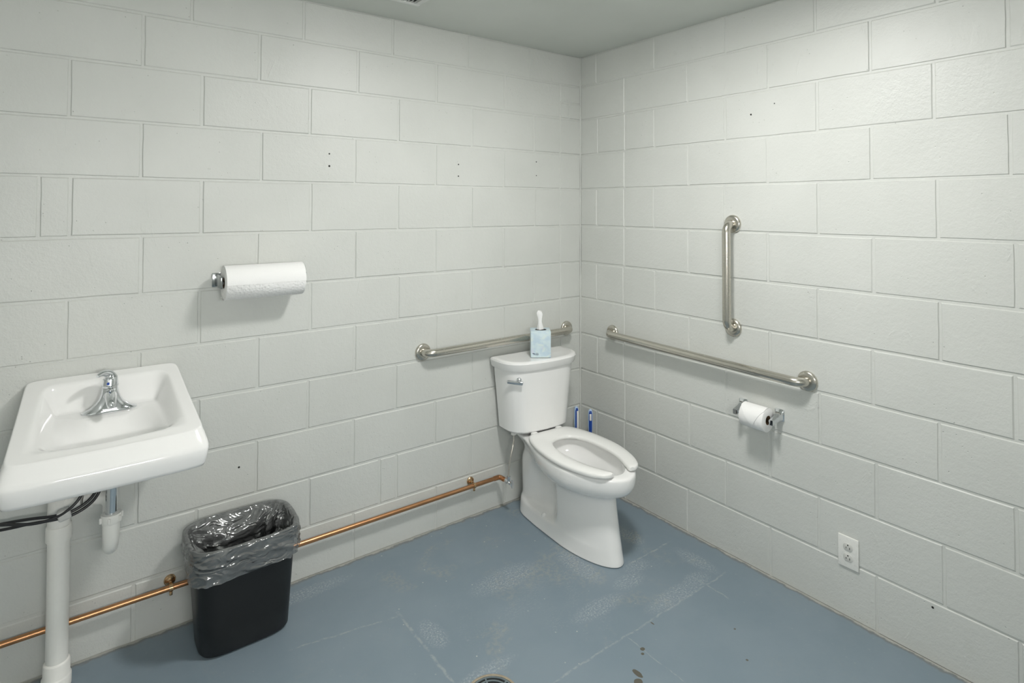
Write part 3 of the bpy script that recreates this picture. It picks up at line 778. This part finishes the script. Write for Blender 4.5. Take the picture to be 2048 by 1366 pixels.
HB = Vector((-2.262, -.130, .70))
t = thing('sink_hoses', HB, 'bundle of black hoses with a white paper tag under the sink', 'hoses')
for path in ([(-2.300, -.135, .70), (-2.318, -.150, .655), (-2.345, -.170, .610), (-2.390, -.176, .582), (-2.450, -.170, .575), (-2.535, -.14, .585), (-2.75, -.05, .60)],
             [(-2.262, -.130, .70), (-2.280, -.140, .628), (-2.305, -.155, .592), (-2.350, -.165, .572), (-2.400, -.162, .568), (-2.460, -.15, .569), (-2.535, -.12, .560), (-2.75, -.05, .55)],
             [(-2.272, -.122, .70), (-2.288, -.132, .632), (-2.312, -.147, .598), (-2.356, -.156, .579), (-2.404, -.153, .576), (-2.462, -.140, .580), (-2.535, -.110, .574), (-2.75, -.045, .56)]):
    obj('hose', *tube(catmull([Vector(p) - HB for p in path], 8), .0044, 12), 'black_rubber', t)
obj('paper_tag', *xform(rbox(0, 0, 0, .034, .030, .032, .006, 3), Matrix.Translation(Vector((-2.376, -.163, .578)) - HB) @ Matrix.Rotation(math.radians(-14), 4, 'Y')), 'tag', t, label='white printed paper tag wrapped round the hoses')

# ------------------------------------------------------------------ waste bin and liner
BX, BY = -1.852, -.172
BH = .385
def bring(z, hx_, hy_, dx=0, dy=0, n_=4.2, N=72, noise=None):
    out = []
    for k in range(N):
        a = 2 * PI * k / N; c, s = math.cos(a), math.sin(a)
        ux = math.copysign(abs(c) ** (2 / n_), c); uy = math.copysign(abs(s) ** (2 / n_), s)
        x, y = ux * hx_, uy * hy_
        zz = z
        if noise:
            e, dz = noise(a, z, ux, uy); x *= 1 + e / hx_; y *= 1 + e / hy_; zz += dz
        out.append((dx + x, dy + y, zz))
    return out
def bin_dim(z):
    q = z / BH; return lerp(.149, .172, q), lerp(.097, .128, q), lerp(0, -.006, q), lerp(0, -.013, q)
t = thing('waste_bin', (BX, BY, 0), 'black plastic waste bin standing on the floor beside the sink', 'waste bin')
rg = []
for z, e in [(0, -.012), (.004, -.006), (.014, 0), (.1, 0), (.2, 0), (.3, 0), (BH - .03, 0), (BH - .028, .006), (BH - .004, .007), (BH, .004), (BH, -.002), (BH - .01, -.004), (.3, -.004), (.1, -.004), (.012, -.006)]:
    hx_, hy_, dx, dy = bin_dim(z); rg.append(bring(z, hx_ + e, hy_ + e, dx, dy))
obj('bin_body', *loft(rg), 'black_plastic', t, angle=50)
lt = thing('trash_bag', (BX, BY, .02), 'grey plastic trash bag lining the black bin, folded over its rim', 'trash bag')
NB = 144
def nz(x, y, z): return mnoise.noise(Vector((x, y, z)))
def ridge(x, y, z): return (1 - min(1, abs(nz(x, y, z)) * 2.4)) ** 2
def skirt(a, z, ux, uy):
    tt = max(0, (BH - z) / .1); px, py = math.cos(a), math.sin(a)
    # long gathers running round the bin, slightly diagonal
    e = .0060 * ridge(px * 1.3 + 3, py * 1.3, z * 34 + a * 1.1) * min(1, tt * 3) + .0030 * ridge(px * 3, py * 3 + 4, z * 60 - a * 1.6) * min(1, tt * 3)
    return e + .001, 0
def inside(a, z, ux, uy):
    px, py = math.cos(a), math.sin(a); tt = max(0, min(1, (BH - z) / .05))
    e = -.030 * ridge(px * 1.7 + 5, py * 1.7, z * 6 + a * .4) - .018 * ridge(px * 3.4, py * 3.4 + 9, z * 10 - a * .5) - .008 * abs(nz(px * 8, py * 8, z * 14))
    return e * tt - .001, 0
rg = []
def hem(a):
    px, py = math.cos(a), math.sin(a)
    return .283 + .014 * nz(px * 1.6, py * 1.6, 7) + .006 * nz(px * 7, py * 7, 3) + .012 * px * (1 if py < 0 else 0)
NS = 22
for i in range(NS + 1):
    q = i / NS; ring = []
    base = None
    hx_, hy_, dx, dy = bin_dim(BH)
    pts = bring(0, 1, 1, N=NB)
    for k in range(NB):
        a = 2 * PI * k / NB
        z = lerp(hem(a), BH + .002, q)
        hx_, hy_, dx, dy = bin_dim(z); fl = .010
        n_ = 4.2; c, s = math.cos(a), math.sin(a)
        ux = math.copysign(abs(c) ** (2 / n_), c); uy = math.copysign(abs(s) ** (2 / n_), s)
        e = skirt(a, z, ux, uy)[0] + fl + (.004 * (1 - q) if s < 0 else .002)
        ring.append((dx + ux * (hx_ + e), dy + uy * (hy_ + e), z - .02))
    rg.append(ring)
for dz, e in [(.005, .008), (.006, .003), (.004, -.004)]:
    hx_, hy_, dx, dy = bin_dim(BH); rg.append(bring(BH + dz - .02, hx_ + e, hy_ + e, dx, dy, N=NB))
for i in range(1, 30):
    z = BH - .010 * i
    hx_, hy_, dx, dy = bin_dim(z)
    ring = []
    for k in range(NB):
        a = 2 * PI * k / NB; c, s = math.cos(a), math.sin(a)
        ux = math.copysign(abs(c) ** (2 / 4.2), c); uy = math.copysign(abs(s) ** (2 / 4.2), s)
        e = inside(a, z, ux, uy)[0] - .006
        ring.append((dx + ux * (hx_ + e), dy + uy * (hy_ + e), z - .02))
    rg.append(ring)
z = .09; hx_, hy_, dx, dy = bin_dim(z)
for k_ in (.75, .4, .1): rg.append(bring(z - .02 + .01 * k_, hx_ * k_, hy_ * k_, dx, dy, N=NB))
obj('liner', *loft(rg, True, False, True), 'bag', lt, angle=70)

# ------------------------------------------------------------------ floor drain
t = thing('floor_drain', (-1.284, -.952, 0), 'round metal floor drain with curved grate slots', 'floor drain')
obj('rim', *lathe([(.086, .0005), (.086, .003), (.082, .0045), (.0775, .003), (.0775, .0005), (.086, .0005)], (0, 0, 0), (0, 0, 1), 56, cap=False), 'rust_rim', t)
obj('drain_well', *lathe([(.0775, .0004), (.02, .0007)], (0, 0, 0), (0, 0, 1), 48), 'dark', t)
for r_ in (.072, .058, .044, .030, .016):
    obj('grate_ring', *lathe([(r_ - .0028, .001), (r_ + .0028, .001), (r_ + .0028, .0042), (r_ - .0028, .0042), (r_ - .0028, .001)], (0, 0, 0), (0, 0, 1), 48, cap=False), 'grate', t, angle=30)
for k in range(6):
    obj('grate_spoke', *xform(rbox(.042, 0, .0026, .062, .006, .0036, .0008), Matrix.Rotation(2 * PI * k / 6 + .25, 4, 'Z')), 'grate', t)
